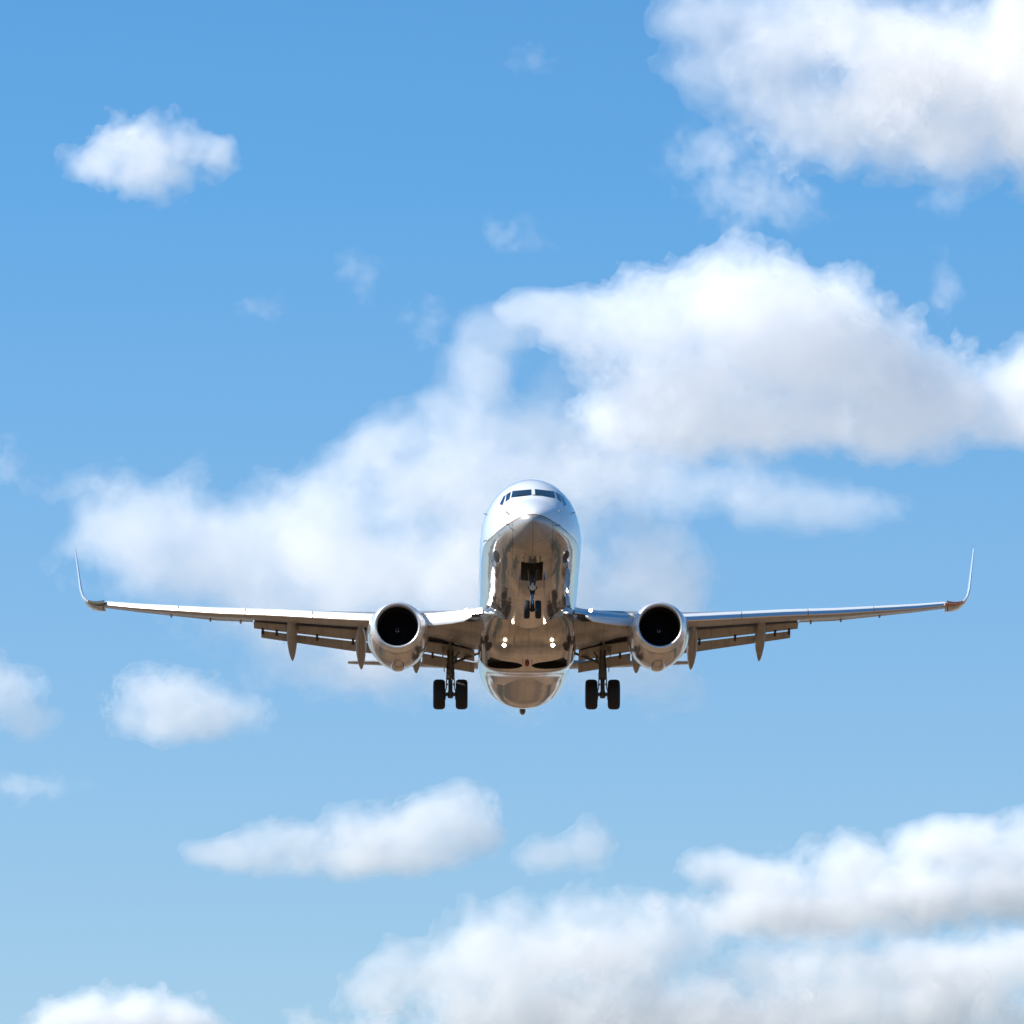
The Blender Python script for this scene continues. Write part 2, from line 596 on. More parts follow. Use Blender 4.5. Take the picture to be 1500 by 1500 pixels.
def box(bm, c, s, rot=None, bev=0.0, mi=0):
    ps = []
    for dx in (-1, 1):
        for dy in (-1, 1):
            for dz in (-1, 1):
                v = Vector((dx * s[0] / 2, dy * s[1] / 2, dz * s[2] / 2))
                if rot:
                    v = rot @ v
                ps.append(bm.verts.new(Vector(c) + v))
    fs = [bm.faces.new([ps[i] for i in q]) for q in ((0, 1, 3, 2), (4, 6, 7, 5), (0, 4, 5, 1), (2, 3, 7, 6), (0, 2, 6, 4), (1, 5, 7, 3))]
    for f in fs:
        f.material_index = mi
    if bev:
        ed = list({e for f in fs for e in f.edges})
        bmesh.ops.bevel(bm, geom=ed, offset=bev, segments=2, affect='EDGES')


def interp(xs, ys, x):
    """monotone cubic interpolation (PCHIP)"""
    xs, ys, x = np.asarray(xs, float), np.asarray(ys, float), np.asarray(x, float)
    h = np.diff(xs)
    d = np.diff(ys) / h
    m = np.zeros_like(xs)
    for i in range(1, len(xs) - 1):
        if d[i - 1] * d[i] > 0:
            w1, w2 = 2 * h[i] + h[i - 1], h[i] + 2 * h[i - 1]
            m[i] = (w1 + w2) / (w1 / d[i - 1] + w2 / d[i])
    m[0], m[-1] = d[0], d[-1]
    i = np.clip(np.searchsorted(xs, x, side='right') - 1, 0, len(xs) - 2)
    t = (x - xs[i]) / h[i]
    return ((1 + 2 * t) * (1 - t) ** 2 * ys[i] + t * (1 - t) ** 2 * h[i] * m[i] + t * t * (3 - 2 * t) * ys[i + 1] + t * t * (t - 1) * h[i] * m[i + 1])


def lerp_tab(x, tab, k):
    return float(np.interp(x, [t[0] for t in tab], [t[k] for t in tab]))


# ---- materials
def panel_joints(N_, L, tc, col, dark=0.55):
    """skin panels: thin dark joints drawn along and across the airframe"""
    mp = N_.new("ShaderNodeMapping")
    mp.inputs["Rotation"].default_value = (0, 0, R_(90))
    mp.inputs["Scale"].default_value = (1, 1, 0)
    L.new(tc.outputs["Object"], mp.inputs["Vector"])
    br = N_.new("ShaderNodeTexBrick")
    br.inputs["Scale"].default_value = 1.0
    br.inputs["Brick Width"].default_value = 1.55
    br.inputs["Row Height"].default_value = 0.72
    br.inputs["Mortar Size"].default_value = 0.014
    br.inputs["Mortar Smooth"].default_value = 0.2
    br.inputs["Color1"].default_value = (1, 1, 1, 1)
    br.inputs["Color2"].default_value = (0.86, 0.86, 0.86, 1)
    br.inputs["Mortar"].default_value = (dark, dark, dark, 1)
    L.new(mp.outputs[0], br.inputs["Vector"])
    mx = N_.new("ShaderNodeMix")
    mx.data_type = 'RGBA'
    mx.blend_type = 'MULTIPLY'
    mx.inputs[0].default_value = 1.0
    L.new(col, mx.inputs[6])
    L.new(br.outputs["Color"], mx.inputs[7])
    return mx.outputs[2]


def paint(name, col, rough=0.3, metal=0.0, coat=0.0, bump=0.0, scale=0.8, streak=0.0):
    m, t, N_, L = mat(name)
    b = N_["Principled BSDF"]
    b.inputs["Base Color"].default_value = (*col, 1)
    b.inputs["Roughness"].default_value = rough
    b.inputs["Metallic"].default_value = metal
    b.inputs["Coat Weight"].default_value = coat
    b.inputs["Coat Roughness"].default_value = 0.06
    tc = N_.new("ShaderNodeTexCoord")
    if bump:
        n = N_.new("ShaderNodeTexNoise")
        n.inputs["Scale"].default_value = scale
        n.inputs["Detail"].default_value = 3
        L.new(tc.outputs["Object"], n.inputs["Vector"])
        bp = N_.new("ShaderNodeBump")
        bp.inputs["Strength"].default_value = 1.0
        bp.inputs["Distance"].default_value = bump
        L.new(n.outputs["Fac"], bp.inputs["Height"])
        L.new(bp.outputs[0], b.inputs["Normal"])
        L.new(bp.outputs[0], b.inputs["Coat Normal"])
    if streak:                         # soot and oil drawn aft along the skin
        mp = N_.new("ShaderNodeMapping")
        mp.inputs["Scale"].default_value = (3.5, 0.45, 3.5)
        L.new(tc.outputs["Object"], mp.inputs["Vector"])
        n = N_.new("ShaderNodeTexNoise")
        n.inputs["Scale"].default_value = 1.3
        n.inputs["Detail"].default_value = 7
        n.inputs["Roughness"].default_value = 0.65
        L.new(mp.outputs[0], n.inputs["Vector"])
        r = N_.new("ShaderNodeValToRGB")
        r.color_ramp.elements[0].position = 0.32
        r.color_ramp.elements[1].position = 0.68
        r.color_ramp.elements[0].color = (*[c * (1 - streak) for c in col], 1)
        r.color_ramp.elements[1].color = (*[min(1, c * (1 + streak * 0.5)) for c in col], 1)
        L.new(n.outputs["Fac"], r.inputs[0])
        L.new(panel_joints(N_, L, tc, r.outputs[0]), b.inputs["Base Color"])
    return m


def lamp_mat(name, col, strength):
    m, t, N_, L = mat(name)
    b = N_["Principled BSDF"]
    b.inputs["Base Color"].default_value = (0.8, 0.8, 0.8, 1)
    b.inputs["Emission Color"].default_value = (*col, 1)
    b.inputs["Emission Strength"].default_value = strength
    return m


STRIPE = [(0, -.36), (.3, -.43), (.7, -.52), (1.3, -.585), (2.4, -.64), (3.7, -.56), (5.0, -.50), (9.0, -.50), (40.0, -.50)]   # station aft of the nose, height of the livery line


def fuselage_material():
    m, t, N_, L = mat("fuselage_livery")
    b = N_["Principled BSDF"]
    tc = N_.new("ShaderNodeTexCoord")
    sp = N_.new("ShaderNodeSeparateXYZ")
    L.new(tc.outputs["Object"], sp.inputs[0])

    # height of the point over the livery line at its station
    hgt = sp.outputs["Z"]
    for (ya, za), (yb, zb) in zip(STRIPE, STRIPE[1:]):
        r_ = N_.new("ShaderNodeMapRange")
        r_.inputs["From Min"].default_value = ya - BASE.y
        r_.inputs["From Max"].default_value = yb - BASE.y
        r_.inputs["To Min"].default_value = 0.0
        r_.inputs["To Max"].default_value = zb - za
        L.new(sp.outputs["Y"], r_.inputs["Value"])
        sb = N_.new("ShaderNodeMath")
        sb.operation = 'SUBTRACT'
        L.new(hgt, sb.inputs[0])
        L.new(r_.outputs[0], sb.inputs[1])
        hgt = sb.outputs[0]

    def step(z, soft=0.004):
        mr = N_.new("ShaderNodeMapRange")
        mr.inputs["From Min"].default_value = z - soft
        mr.inputs["From Max"].default_value = z + soft
        L.new(hgt, mr.inputs["Value"])
        return mr.outputs[0]
    zo = STRIPE[0][1] - BASE.z
    white = step(zo)
    gold = step(zo - 0.055)

    def mix(fac, a, c):
        n = N_.new("ShaderNodeMix")
        n.data_type = 'FLOAT' if isinstance(a, float) or isinstance(c, float) else 'RGBA'
        L.new(fac, n.inputs[0])
        ia, ib, io = (6, 7, 2) if n.data_type == 'RGBA' else (2, 3, 0)
        for s, v in ((ia, a), (ib, c)):
            if hasattr(v, "is_linked"):
                L.new(v, n.inputs[s])
            else:
                n.inputs[s].default_value = v if isinstance(v, float) else (*v, 1)
        return n.outputs[io]
    # streaks on the grey belly paint
    mp = N_.new("ShaderNodeMapping")
    mp.inputs["Scale"].default_value = (4, 0.35, 4)
    L.new(tc.outputs["Object"], mp.inputs["Vector"])
    n1 = N_.new("ShaderNodeTexNoise")
    n1.inputs["Scale"].default_value = 1.2
    n1.inputs["Detail"].default_value = 8
    n1.inputs["Roughness"].default_value = 0.65
    L.new(mp.outputs[0], n1.inputs["Vector"])
    grey = mix(n1.outputs["Fac"], (0.36, 0.345, 0.33), (0.54, 0.525, 0.51))
    grey = panel_joints(N_, L, tc, grey)
    col = mix(gold, grey, (0.30, 0.17, 0.07))
    col = mix(white, col, (0.86, 0.87, 0.88))
    L.new(col, b.inputs["Base Color"])
    rad = N_.new("ShaderNodeMapRange")  # the radome is plain painted glass fibre, the skin behind it polished
    rad.inputs["From Min"].default_value = 0.75 - BASE.y
    rad.inputs["From Max"].default_value = 1.25 - BASE.y
    rad.inputs["To Min"].default_value = 0.30
    rad.inputs["To Max"].default_value = 0.68
    L.new(sp.outputs["Y"], rad.inputs["Value"])
    met = mix(gold, rad.outputs[0], 0.2)
    met = mix(white, met, 0.0)
    L.new(met, b.inputs["Metallic"])
    rg = N_.new("ShaderNodeMapRange")
    rg.inputs["To Min"].default_value = 0.03
    rg.inputs["To Max"].default_value = 0.11
    L.new(n1.outputs["Fac"], rg.inputs["Value"])
    rad2 = N_.new("ShaderNodeMapRange")
    rad2.inputs["From Min"].default_value = 0.75 - BASE.y
    rad2.inputs["From Max"].default_value = 1.25 - BASE.y
    rad2.inputs["To Min"].default_value = 0.24
    rad2.inputs["To Max"].default_value = 0.0
    L.new(sp.outputs["Y"], rad2.inputs["Value"])
    ad = N_.new("ShaderNodeMath")
    ad.operation = 'ADD'
    L.new(rg.outputs[0], ad.inputs[0])
    L.new(rad2.outputs[0], ad.inputs[1])
    rough = mix(white, ad.outputs[0], 0.32)
    L.new(rough, b.inputs["Roughness"])
    L.new(white, b.inputs["Coat Weight"])
    b.inputs["Coat Roughness"].default_value = 0.05
    n2 = N_.new("ShaderNodeTexNoise")
    n2.inputs["Scale"].default_value = 0.9
    n2.inputs["Detail"].default_value = 3
    L.new(tc.outputs["Object"], n2.inputs["Vector"])
    bp = N_.new("ShaderNodeBump")
    bp.inputs["Strength"].default_value = 1.0
    bp.inputs["Distance"].default_value = 0.012
    L.new(n2.outputs["Fac"], bp.inputs["Height"])
    L.new(bp.outputs[0], b.inputs["Normal"])
    L.new(bp.outputs[0], b.inputs["Coat Normal"])
    return m


M = {}
M["fuse"] = fuselage_material()
M["belly"] = paint("grey_belly_paint", (0.44, 0.425, 0.41), 0.08, 0.70, 0.0, 0.010, 0.9, 0.35)
M["wing"] = paint("grey_wing_paint", (0.36, 0.355, 0.35), 0.38, 0.25, 0.2, 0.004, 1.2, 0.18)
M["slatmetal"] = paint("bare_slat_metal", (0.90, 0.91, 0.92), 0.30, 0.96, 0.0, 0.002, 1.0)
M["slat"] = paint("slat_paint", (0.86, 0.865, 0.87), 0.25, 0.1, 0.0, 0.002, 1.0)
M["lip"] = paint("polished_lip_metal", (0.84, 0.84, 0.845), 0.30, 0.6, 0.0, 0.002, 1.0)
M["nac"] = paint("nacelle_paint", (0.56, 0.55, 0.54), 0.12, 0.6, 0.0, 0.006, 1.1, 0.30)
M["flap"] = paint("flap_grey", (0.37, 0.355, 0.335), 0.42, 0.2, 0.0, 0.003, 1.5, 0.2)
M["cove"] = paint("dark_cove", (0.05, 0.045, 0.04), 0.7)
M["gear"] = paint("gear_leg_paint", (0.16, 0.145, 0.125), 0.45, 0.3, 0.0, 0.004, 6, 0.4)
M["darkgear"] = paint("dark_nose_gear", (0.055, 0.05, 0.045), 0.5, 0.3)  # one even dark tone for the nose gear leg and struts
M["chrome"] = paint("oleo_chrome", (0.7, 0.7, 0.72), 0.15, 1.0)
M["tyre"] = paint("tyre_rubber", (0.012, 0.012, 0.013), 0.75, 0, 0, 0.003, 20)
M["rim"] = paint("wheel_rim_metal", (0.25, 0.25, 0.26), 0.4, 0.6)
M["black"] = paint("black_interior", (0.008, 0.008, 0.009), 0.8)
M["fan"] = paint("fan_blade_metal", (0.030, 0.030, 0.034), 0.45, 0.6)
M["white"] = paint("white_paint", (0.84, 0.85, 0.86), 0.28, 0, 0.8)
M["winglet"] = paint("winglet_paint", (0.47, 0.55, 0.65), 0.3, 0, 0.6)
M["glass"] = paint("cockpit_glass", (0.015, 0.022, 0.03), 0.06, 0.0, 1.0)
M["lamp"] = lamp_mat("landing_lamp_glow", (1.0, 0.80, 0.50), 40)
M["halo"] = lamp_mat("lamp_reflector", (1.0, 0.62, 0.22), 5)
M["red"] = paint("red_light_glass", (0.60, 0.17, 0.045), 0.15, 0, 1.0)
M["beacon"] = paint("beacon_red_glass", (0.35, 0.03, 0.015), 0.15, 0, 1.0)
M["green"] = paint("green_light_glass", (0.075, 0.07, 0.035), 0.15, 0, 1.0)
M["exhaust"] = paint("exhaust_metal", (0.20, 0.17, 0.15), 0.4, 0.9)


# ---- fuselage
FY = [0, .03, .10, .25, .5, .9, 1.35, 1.75, 2.2, 2.7, 3.2, 3.8, 4.6, 5.5, 6.6, 8, 12, 20, 26, 28, 30, 32, 34, 36, 37.3, 38.0]
FT = [-.62, -.50, -.40, -.25, -.07, .15, .37, .56, .86, 1.18, 1.46, 1.72, 1.93, 2.02, 2.04, 2.03, 2.01, 2.0, 2.0, 2.0, 2.0, 1.98, 1.95, 1.90, 1.82, 1.74]
FB = [-.62, -.74, -.86, -1.02, -1.19, -1.37, -1.52, -1.62, -1.71, -1.79, -1.85, -1.905, -1.95, -1.98, -2.0, -2.01, -2.02, -2.03, -2.03, -1.94, -1.53, -1.00, -.42, .22, .72, .98]
FW = [0.0, .13, .25, .42, .62, .86, 1.06, 1.20, 1.34, 1.465, 1.565, 1.665, 1.76, 1.825, 1.865, 1.88, 1.88, 1.88, 1.88, 1.86, 1.78, 1.62, 1.38, 1.02, .64, .38]


def fuse_ring(y, n=120):
    if y < 0.3:                         # rounded tip: interpolate over the root of y
        s = [math.sqrt(v) for v in FY[:7]]
        t, b, w = (float(interp(s, A[:7], math.sqrt(y))) for A in (FT, FB, FW))
    else:
        t, b, w = (float(interp(FY, A, y)) for A in (FT, FB, FW))
    zc = (t + b) / 2
    if 0 < y < 6:                       # widest below mid height where the cockpit roof leans in
        zc -= 0.10 * math.sin(math.pi * min(1, y / 6))
    ring = []
    for i in range(n):
        a = 2 * math.pi * i / n
        ca, sa = math.cos(a), math.sin(a)
        ring.append((w * sa, y, zc + (t - zc if ca > 0 else zc - b) * ca))
    return ring


def cut(o, cutters):
    """subtract closed bmeshes from a mesh object"""
    tmp = []
    for bm in cutters:
        bmesh.ops.recalc_face_normals(bm, faces=bm.faces)
        for v in bm.verts:
            v.co -= BASE
        me = bpy.data.meshes.new("cutter")
        bm.to_mesh(me)
        bm.free()
        c = bpy.data.objects.new("cutter", me)
        COL.objects.link(c)
        c.parent = o.parent if o.parent else None
        tmp.append(c)
        md = o.modifiers.new("cut", 'BOOLEAN')
        md.operation = 'DIFFERENCE'
        md.solver = 'EXACT'
        md.object = c
    bpy.context.view_layer.update()
    dg = bpy.context.evaluated_depsgraph_get()
    me = bpy.data.meshes.new_from_object(o.evaluated_get(dg))
    o.modifiers.clear()
    o.data = me
    me.set_sharp_from_angle(angle=R_(32))
    for c in tmp:
        bpy.data.objects.remove(c)


ys = list(np.concatenate([np.linspace(0.06, 1, 14) ** 2 * 0.6, np.linspace(0.68, 8, 52), np.linspace(8.5, 26, 26), np.linspace(26.5, 38, 34)]))
bm = bmesh.new()
loft(bm, [fuse_ring(y) for y in ys])
fuse = obj("fuselage", bm, [M["fuse"], M["black"]], plane, sharp=60)

from mathutils.bvhtree import BVHTree
_dg_bm = bmesh.new()
_dg_bm.from_mesh(fuse.data)
FBVH = BVHTree.FromBMesh(_dg_bm)
_dg_bm.free()


def on_fuselage(px, py):
    a, d = local_ray(px, py)
    h = FBVH.ray_cast(a - BASE, d)
    return (h[0] + BASE, h[1]) if h[0] is not None else (None, None)


# nose wheel well and main wheel wells are cut right out of the skin
NW = dict(x=0.40, y0=2.25, y1=4.35)
c1 = bmesh.new()
box(c1, (0, (NW["y0"] + NW["y1"]) / 2, -1.75), (2 * NW["x"], NW["y1"] - NW["y0"], 1.5))


def well_cutters(grow=0.0):
    out = []
    for s in (-1, 1):
        b_ = bmesh.new()
        rings = []
        for z in (-3.0, -1.55):
            rings.append([(s * 0.86 + (0.68 + grow) * math.cos(2 * math.pi * i / 40), 17.72 + (0.68 + grow) * math.sin(2 * math.pi * i / 40), z) for i in range(40)])
        loft(b_, rings)
        out.append(b_)
    return out


cut(fuse, [c1] + well_cutters())


def well_box(name, x0, x1, y0, y1, z0, z1, parent):
    """an open-bottomed black bay"""
    b_ = bmesh.new()
    t = 0.03
    box(b_, ((x0 + x1) / 2, (y0 + y1) / 2, z1), (x1 - x0, y1 - y0, t))
    box(b_, (x0, (y0 + y1) / 2, (z0 + z1) / 2 - t), (t, y1 - y0, z1 - z0))
    box(b_, (x1, (y0 + y1) / 2, (z0 + z1) / 2 - t), (t, y1 - y0, z1 - z0))
    box(b_, ((x0 + x1) / 2, y0, (z0 + z1) / 2 - t), (x1 - x0 - 2 * t, t, z1 - z0))
    box(b_, ((x0 + x1) / 2, y1, (z0 + z1) / 2 - t), (x1 - x0 - 2 * t, t, z1 - z0))
    return obj(name, b_, M["black"], parent, smooth=False)


well_box("nose_wheel_well", -NW["x"] - .05, NW["x"] + .05, NW["y0"] - .05, NW["y1"] + .05, -1.50, -1.0, fuse)

# cockpit windows: panes let into the skin, outlines read along the line of sight and laid on the nose
Z1 = lambda x, y: (660 + x / 6.25, 680 + y / 6.25)
PANES = [
    [(568, 245), (740, 231), (741, 284), (554, 307)],
    [(771, 228), (946, 248), (957, 311), (774, 280)],
    [(512, 277), (554, 252), (541, 318), (503, 346)],
    [(484, 296), (507, 281), (497, 350), (478, 375), (449, 369)],
    [(956, 252), (1004, 280), (1018, 347), (976, 318)],
    [(1010, 285), (1031, 299), (1062, 371), (1036, 383), (1022, 352)],
]
for pane in PANES:
    b_ = bmesh.new()
    pts = [Z1(*p) for p in pane]
    if len(pts) == 5:
        quad = [pts[0], pts[1], (pts[2] if pane[0][0] < 700 else pts[2]), pts[4]]
        if pane[0][0] < 700:
            quad = [pts[0], pts[1], pts[3], pts[4]]
        else:
            quad = [pts[0], pts[1], pts[2], pts[3]]
    else:
        quad = pts
    n = 10
    grid, inner = [], []
    for j in range(n + 1):
        row, rin = [], []
        for i in range(n + 1):
            u, v = i / n, j / n
            X = (1 - v) * ((1 - u) * quad[0][0] + u * quad[1][0]) + v * ((1 - u) * quad[3][0] + u * quad[2][0])
            Y = (1 - v) * ((1 - u) * quad[0][1] + u * quad[1][1]) + v * ((1 - u) * quad[3][1] + u * quad[2][1])
            p, nn = on_fuselage(X, Y)
            if p is None:
                continue
            row.append(b_.verts.new(p + nn * 0.006))
            rin.append(b_.verts.new(p - nn * 0.02))
        grid.append(row)
        inner.append(rin)
    if any(len(r) != n + 1 for r in grid):
        b_.free()
        continue
    for j in range(n):
        for i in range(n):
            b_.faces.new((grid[j][i], grid[j][i + 1], grid[j + 1][i + 1], grid[j + 1][i]))
            b_.faces.new((inner[j][i], inner[j + 1][i], inner[j + 1][i + 1], inner[j][i + 1]))
    rim_o = [grid[0][i] for i in range(n)] + [grid[i][n] for i in range(n)] + [grid[n][i] for i in range(n, 0, -1)] + [grid[i][0] for i in range(n, 0, -1)]
    rim_i = [inner[0][i] for i in range(n)] + [inner[i][n] for i in range(n)] + [inner[n][i] for i in range(n, 0, -1)] + [inner[i][0] for i in range(n, 0, -1)]
    for i in range(len(rim_o)):
        j = (i + 1) % len(rim_o)
        b_.faces.new((rim_o[i], rim_i[i], rim_i[j], rim_o[j]))
    obj("cockpit_window", b_, M["glass"], fuse, sharp=50)

# pitot probes and vanes on the nose flanks
for px, py, ln in ((745.0, 752.5, .16), (746.0, 769.0, .22), (816.5, 769.5, .16), (713.5, 753.5, .12), (818, 750, .12), (838, 752, .10), (713, 792, .12)):
    p, nn = on_fuselage(px, py)
    if p is None:
        continue
    b_ = bmesh.new()
    tube(b_, p - nn * .02, p + nn * .10, .018, .014, 8)
    tube(b_, p + nn * .10 + Vector((0, .04, 0)), p + nn * .10 + Vector((0, -ln, -.01)), .02, .010, 8)
    obj("pitot_probe", b_, M["gear"], fuse)

# small windshield wipers
for s in (-1, 1):
    a_, na = on_fuselage(774 + s * 5 + 1, 725.5)
    e_, ne = on_fuselage(774 + s * 17, 726.5)
    b_ = bmesh.new()
    tube(b_, a_ + na * .02, e_ + ne * .02, .014, .010, 6)
    obj("wiper", b_, M["black"], fuse)

# ---- belly fairing
GY = [11.6, 12.6, 13.6, 14.8, 16.2, 18.9, 19.9, 20.9, 21.9, 22.9, 24.0]
GB = [-1.90, -2.08, -2.20, -2.28, -2.31, -2.33, -2.22, -2.09, -2.01, -1.95, -1.88]
GW = [1.30, 1.62, 1.80, 1.90, 1.93, 1.93, 1.91, 1.86, 1.78, 1.62, 1.35]
GT = [-1.55, -1.3, -1.15, -1.05, -1.0, -1.0, -1.05, -1.1, -1.2, -1.4, -1.6]
GE = [2.2, 2.5, 2.9, 3.3, 3.6, 3.6, 3.4, 3.0, 2.6, 2.3, 2.1]


def fair_ring(y, n=72):
    b, w, t, e = (float(interp(GY, A, y)) for A in (GB, GW, GT, GE))
    zc = t
    ring = []
    for i in range(n):
        a = 2 * math.pi * i / n
        ca, sa = math.cos(a), math.sin(a)
        k = 2 / e
        x = w * math.copysign(abs(sa) ** k, sa)
        if ca < 0:
            z = zc - (zc - b) * abs(ca) ** k
        else:
            z = zc + 0.25 * ca
        ring.append((x, y, z))
    return ring


bm = bmesh.new()
loft(bm, [fair_ring(y) for y in np.linspace(11.6, 24.0, 48)])
fair = obj("belly_fairing", bm, M["belly"], plane, sharp=60)
cut(fair, well_cutters())
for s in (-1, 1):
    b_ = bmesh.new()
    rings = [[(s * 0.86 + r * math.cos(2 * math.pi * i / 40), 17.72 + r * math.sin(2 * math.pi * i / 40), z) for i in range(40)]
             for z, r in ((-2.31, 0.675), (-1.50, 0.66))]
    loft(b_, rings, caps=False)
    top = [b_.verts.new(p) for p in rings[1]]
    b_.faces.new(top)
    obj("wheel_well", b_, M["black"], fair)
_b = bmesh.new()
_b.from_mesh(fair.data)
GBVH = BVHTree.FromBMesh(_b)
_b.free()


def on_fairing(px, py):
    a, d = local_ray(px, py)
    h = GBVH.ray_cast(a - BASE, d)
    return (h[0] + BASE, h[1]) if h[0] is not None else (None, None)


def lamp(parent, p, dirv, r, name="landing_light", glow=True):
    """a sealed-beam lamp: dark can, bright lens facing forward"""
    d = Vector(dirv).normalized()
    b_ = bmesh.new()
    tube(b_, p - d * 0.10, p, r * 0.9, r * 1.08, 24, caps=True)
    can = obj(name, b_, M["gear"], parent)
    b_ = bmesh.new()
    q = d.to_track_quat('Z', 'Y')
    rings = []
    for k in range(5):
        a = k / 4 * math.pi / 2 * 0.96
        rings.append([p + d * (0.003 + 0.022 * math.sin(a)) + q @ Vector((r * math.cos(a) * math.cos(2 * math.pi * i / 24), r * math.cos(a) * math.sin(2 * math.pi * i / 24), 0)) for i in range(24)])
    loft(b_, rings)
    obj("lens", b_, M["lamp"], can if parent == plane else parent)
    return can


for px in (738.3, 809.8):
    p, nn = on_fairing(px, 943)
    if p is None:
        p = Vector(((px - 774) * .0256, 14.6, -2.0))
    lamp(fair, p + Vector((0, -0.20, -0.10)), (0, -1, -0.16), 0.068)
# red anti-collision beacon, drain masts and blade aerials
p, nn = on_fairing(772, 971)
if p is not None:
    b_ = bmesh.new()
    rings = [[p + Vector((r * math.cos(2 * math.pi * i / 20), r * math.sin(2 * math.pi * i / 20), z)) for i in range(20)] for z, r in ((.05, .09), (0, .09), (-.07, .085), (-.13, .06), (-.15, .02))]
    loft(b_, rings)
    obj("beacon", b_, M["beacon"], fair)


def blade(parent, p, h, c, lean=0.1, m=None):
    b_ = bmesh.new()
    secs = []
    for k in range(4):
        t = k / 3
        cc = c * (1 - .45 * t)
        y0 = p[1] + lean * t
        secs.append([(p[0] + .014 * math.sin(2 * math.pi * i / 12) * (1 - .4 * t), y0 - cc / 2 * math.cos(2 * math.pi * i / 12), p[2] + .04 - (h + .04) * t) for i in range(12)])
    loft(b_, secs)
    return obj("antenna_blade", b_, m or M["gear"], parent)


for px, py, h in ((752.5, 941, .30), (734, 880, .26), (766, 968, .14), (779, 969, .12)):
    p, nn = on_fairing(px, py)
    par = fair
    if p is None:
        p, nn = on_fuselage(px, py)
        par = fuse
    if p is not None:
        blade(par, p, h, .26)

GEAR_DROP = 0.0


def gobj(name, bm, m, parent, **kw):
    for v in bm.verts:
        v.co.z -= GEAR_DROP
    return obj(name, bm, m, parent, **kw)


# ---- wings
def low(y):
    return 0.18 - (y - 17) * 0.00833   # settles the first layout of the wing group on the fuselage


# x, LE y, TE y, z of LE nose, z of chord line at the flap cut (0.74 c), thickness ratio
WT = [
    (1.20, 12.75, 20.75, -1.22, -1.36, .135),
    (2.10, 13.42, 20.62, -1.08, -1.22, .13),
    (3.47, 14.17, 20.40, -.95, -.80, .125),
    (5.60, 15.35, 20.15, -.72, -.42, .12),
    (6.40, 15.78, 20.38, -.63, -.29, .115),
    (10.0, 17.77, 21.22, -.07, .16, .11),
    (12.1, 18.92, 21.80, .25, .40, .105),
    (15.15, 20.58, 22.62, .77, .90, .10),
    (16.55, 21.35, 23.00, 1.05, 1.16, .095),
]


WT = [(x, a, b, z0 - low(a), zc - low(a + .74 * (b - a)), t) for x, a, b, z0, zc, t in WT]


def naca(u, t):
    return 5 * t * (.2969 * math.sqrt(u) - .126 * u - .3516 * u * u + .2843 * u ** 3 - .1036 * u ** 4)


def wing_ring(x, s, cutf, n=16):
    y0, y1, z0, zc, t = (lerp_tab(x, WT, k) for k in range(1, 6))
    c = y1 - y0
    slope = (zc - z0) / (0.74 * c)
    us = [cutf * (1 - math.cos(math.pi * i / n)) / 2 for i in range(n + 1)]
    up, lo = [], []
    for u in us:
        th = naca(u, t) * c
        camb = 0.012 * c * 4 * u * (1 - u)
        zz = z0 + slope * u * c + camb
        up.append((s * x, y0 + u * c, zz + th))
        lo.append((s * x, y0 + u * c, zz - th * (1.0 if u < .5 else max(.45, 1 - (u - .5) * 1.8))))
    return up[::-1] + lo[1:]


def winglet_ring(px_, y0, c, z0, nx, nz, t, n=12):
    """a section of chord c at (px_, y0, z0), thickness along the normal (nx, nz)"""
    us = [(1 - math.cos(math.pi * i / n)) / 2 for i in range(n + 1)]
    up, lo = [], []
    for u in us:
        th = naca(u, t) * c
        up.append((px_ + nx * th, y0 + u * c, z0 + nz * th))
        lo.append((px_ - nx * th, y0 + u * c, z0 - nz * th))
    return up[::-1] + lo[1:]


# slats: x, y front, z top, z bottom
ST = [(5.75, 15.20, -.58, -.92), (6.40, 15.52, -.485, -.83), (10.0, 17.52, .09, -.225), (12.1, 18.70, .39, .10), (15.15, 20.40, .885, .65), (16.45, 21.12, 1.12, .93)]

ST = [(x, y, a - low(y), b - low(y)) for x, y, a, b in ST]


def slat_ring(x, s, T=ST):
    y, zt, zb = (lerp_tab(x, T, k) for k in (1, 2, 3))
    h = zt - zb
    zc = (zt + zb) / 2
    pts = []
    # blunt nose: a lower face leaning back a little, a crease, an upper face leaning back a lot
    for a, b in ((.22, .0), (.08, .015), (.02, .04), (0, .08), (.065, .20), (.13, .32), (.195, .44), (.26, .56), (.27, .57), (.45, .71), (.63, .84), (.80, .97)):
        pts.append((y + h * a, zb + h * b))
    pts += [(y + h * 1.0, zt + h * .04), (y + h * 1.7, zt + h * .08), (y + h * 1.72, zt + h * .03), (y + h * 1.1, zt - h * .12), (y + h * .75, zc), (y + h * .60, zb + h * .06)]
    return [(s * x, a, b) for a, b in pts]


# flaps: x, main LE y z, main TE y z, aft LE y z, aft TE y z
FT_OUT = [(5.95, 19.20, -.50, 19.95, -.78, 20.03, -.81, 20.55, -1.12), (6.4, 19.28, -.44, 20.0, -.72, 20.1, -.76, 20.6, -1.06), (10.0, 20.28, .03, 20.9, -.12, 20.97, -.165, 21.33, -.38), (10.62, 20.45, .12, 21.03, -.02, 21.08, -.06, 21.42, -.27)]
FT_IN = [(2.02, 18.75, -1.36, 20.0, -1.53, 20.1, -1.57, 20.62, -1.86), (3.0, 18.8, -1.12, 20.0, -1.33, 20.1, -1.38, 20.62, -1.69), (4.05, 18.85, -.95, 20.0, -1.14, 20.1, -1.19, 20.6, -1.50)]

FT_OUT, FT_IN = ([(r[0],) + tuple(v - low(r[i - 1]) if i % 2 == 0 else v for i, v in enumerate(r) if i) for r in T] for T in (FT_OUT, FT_IN))


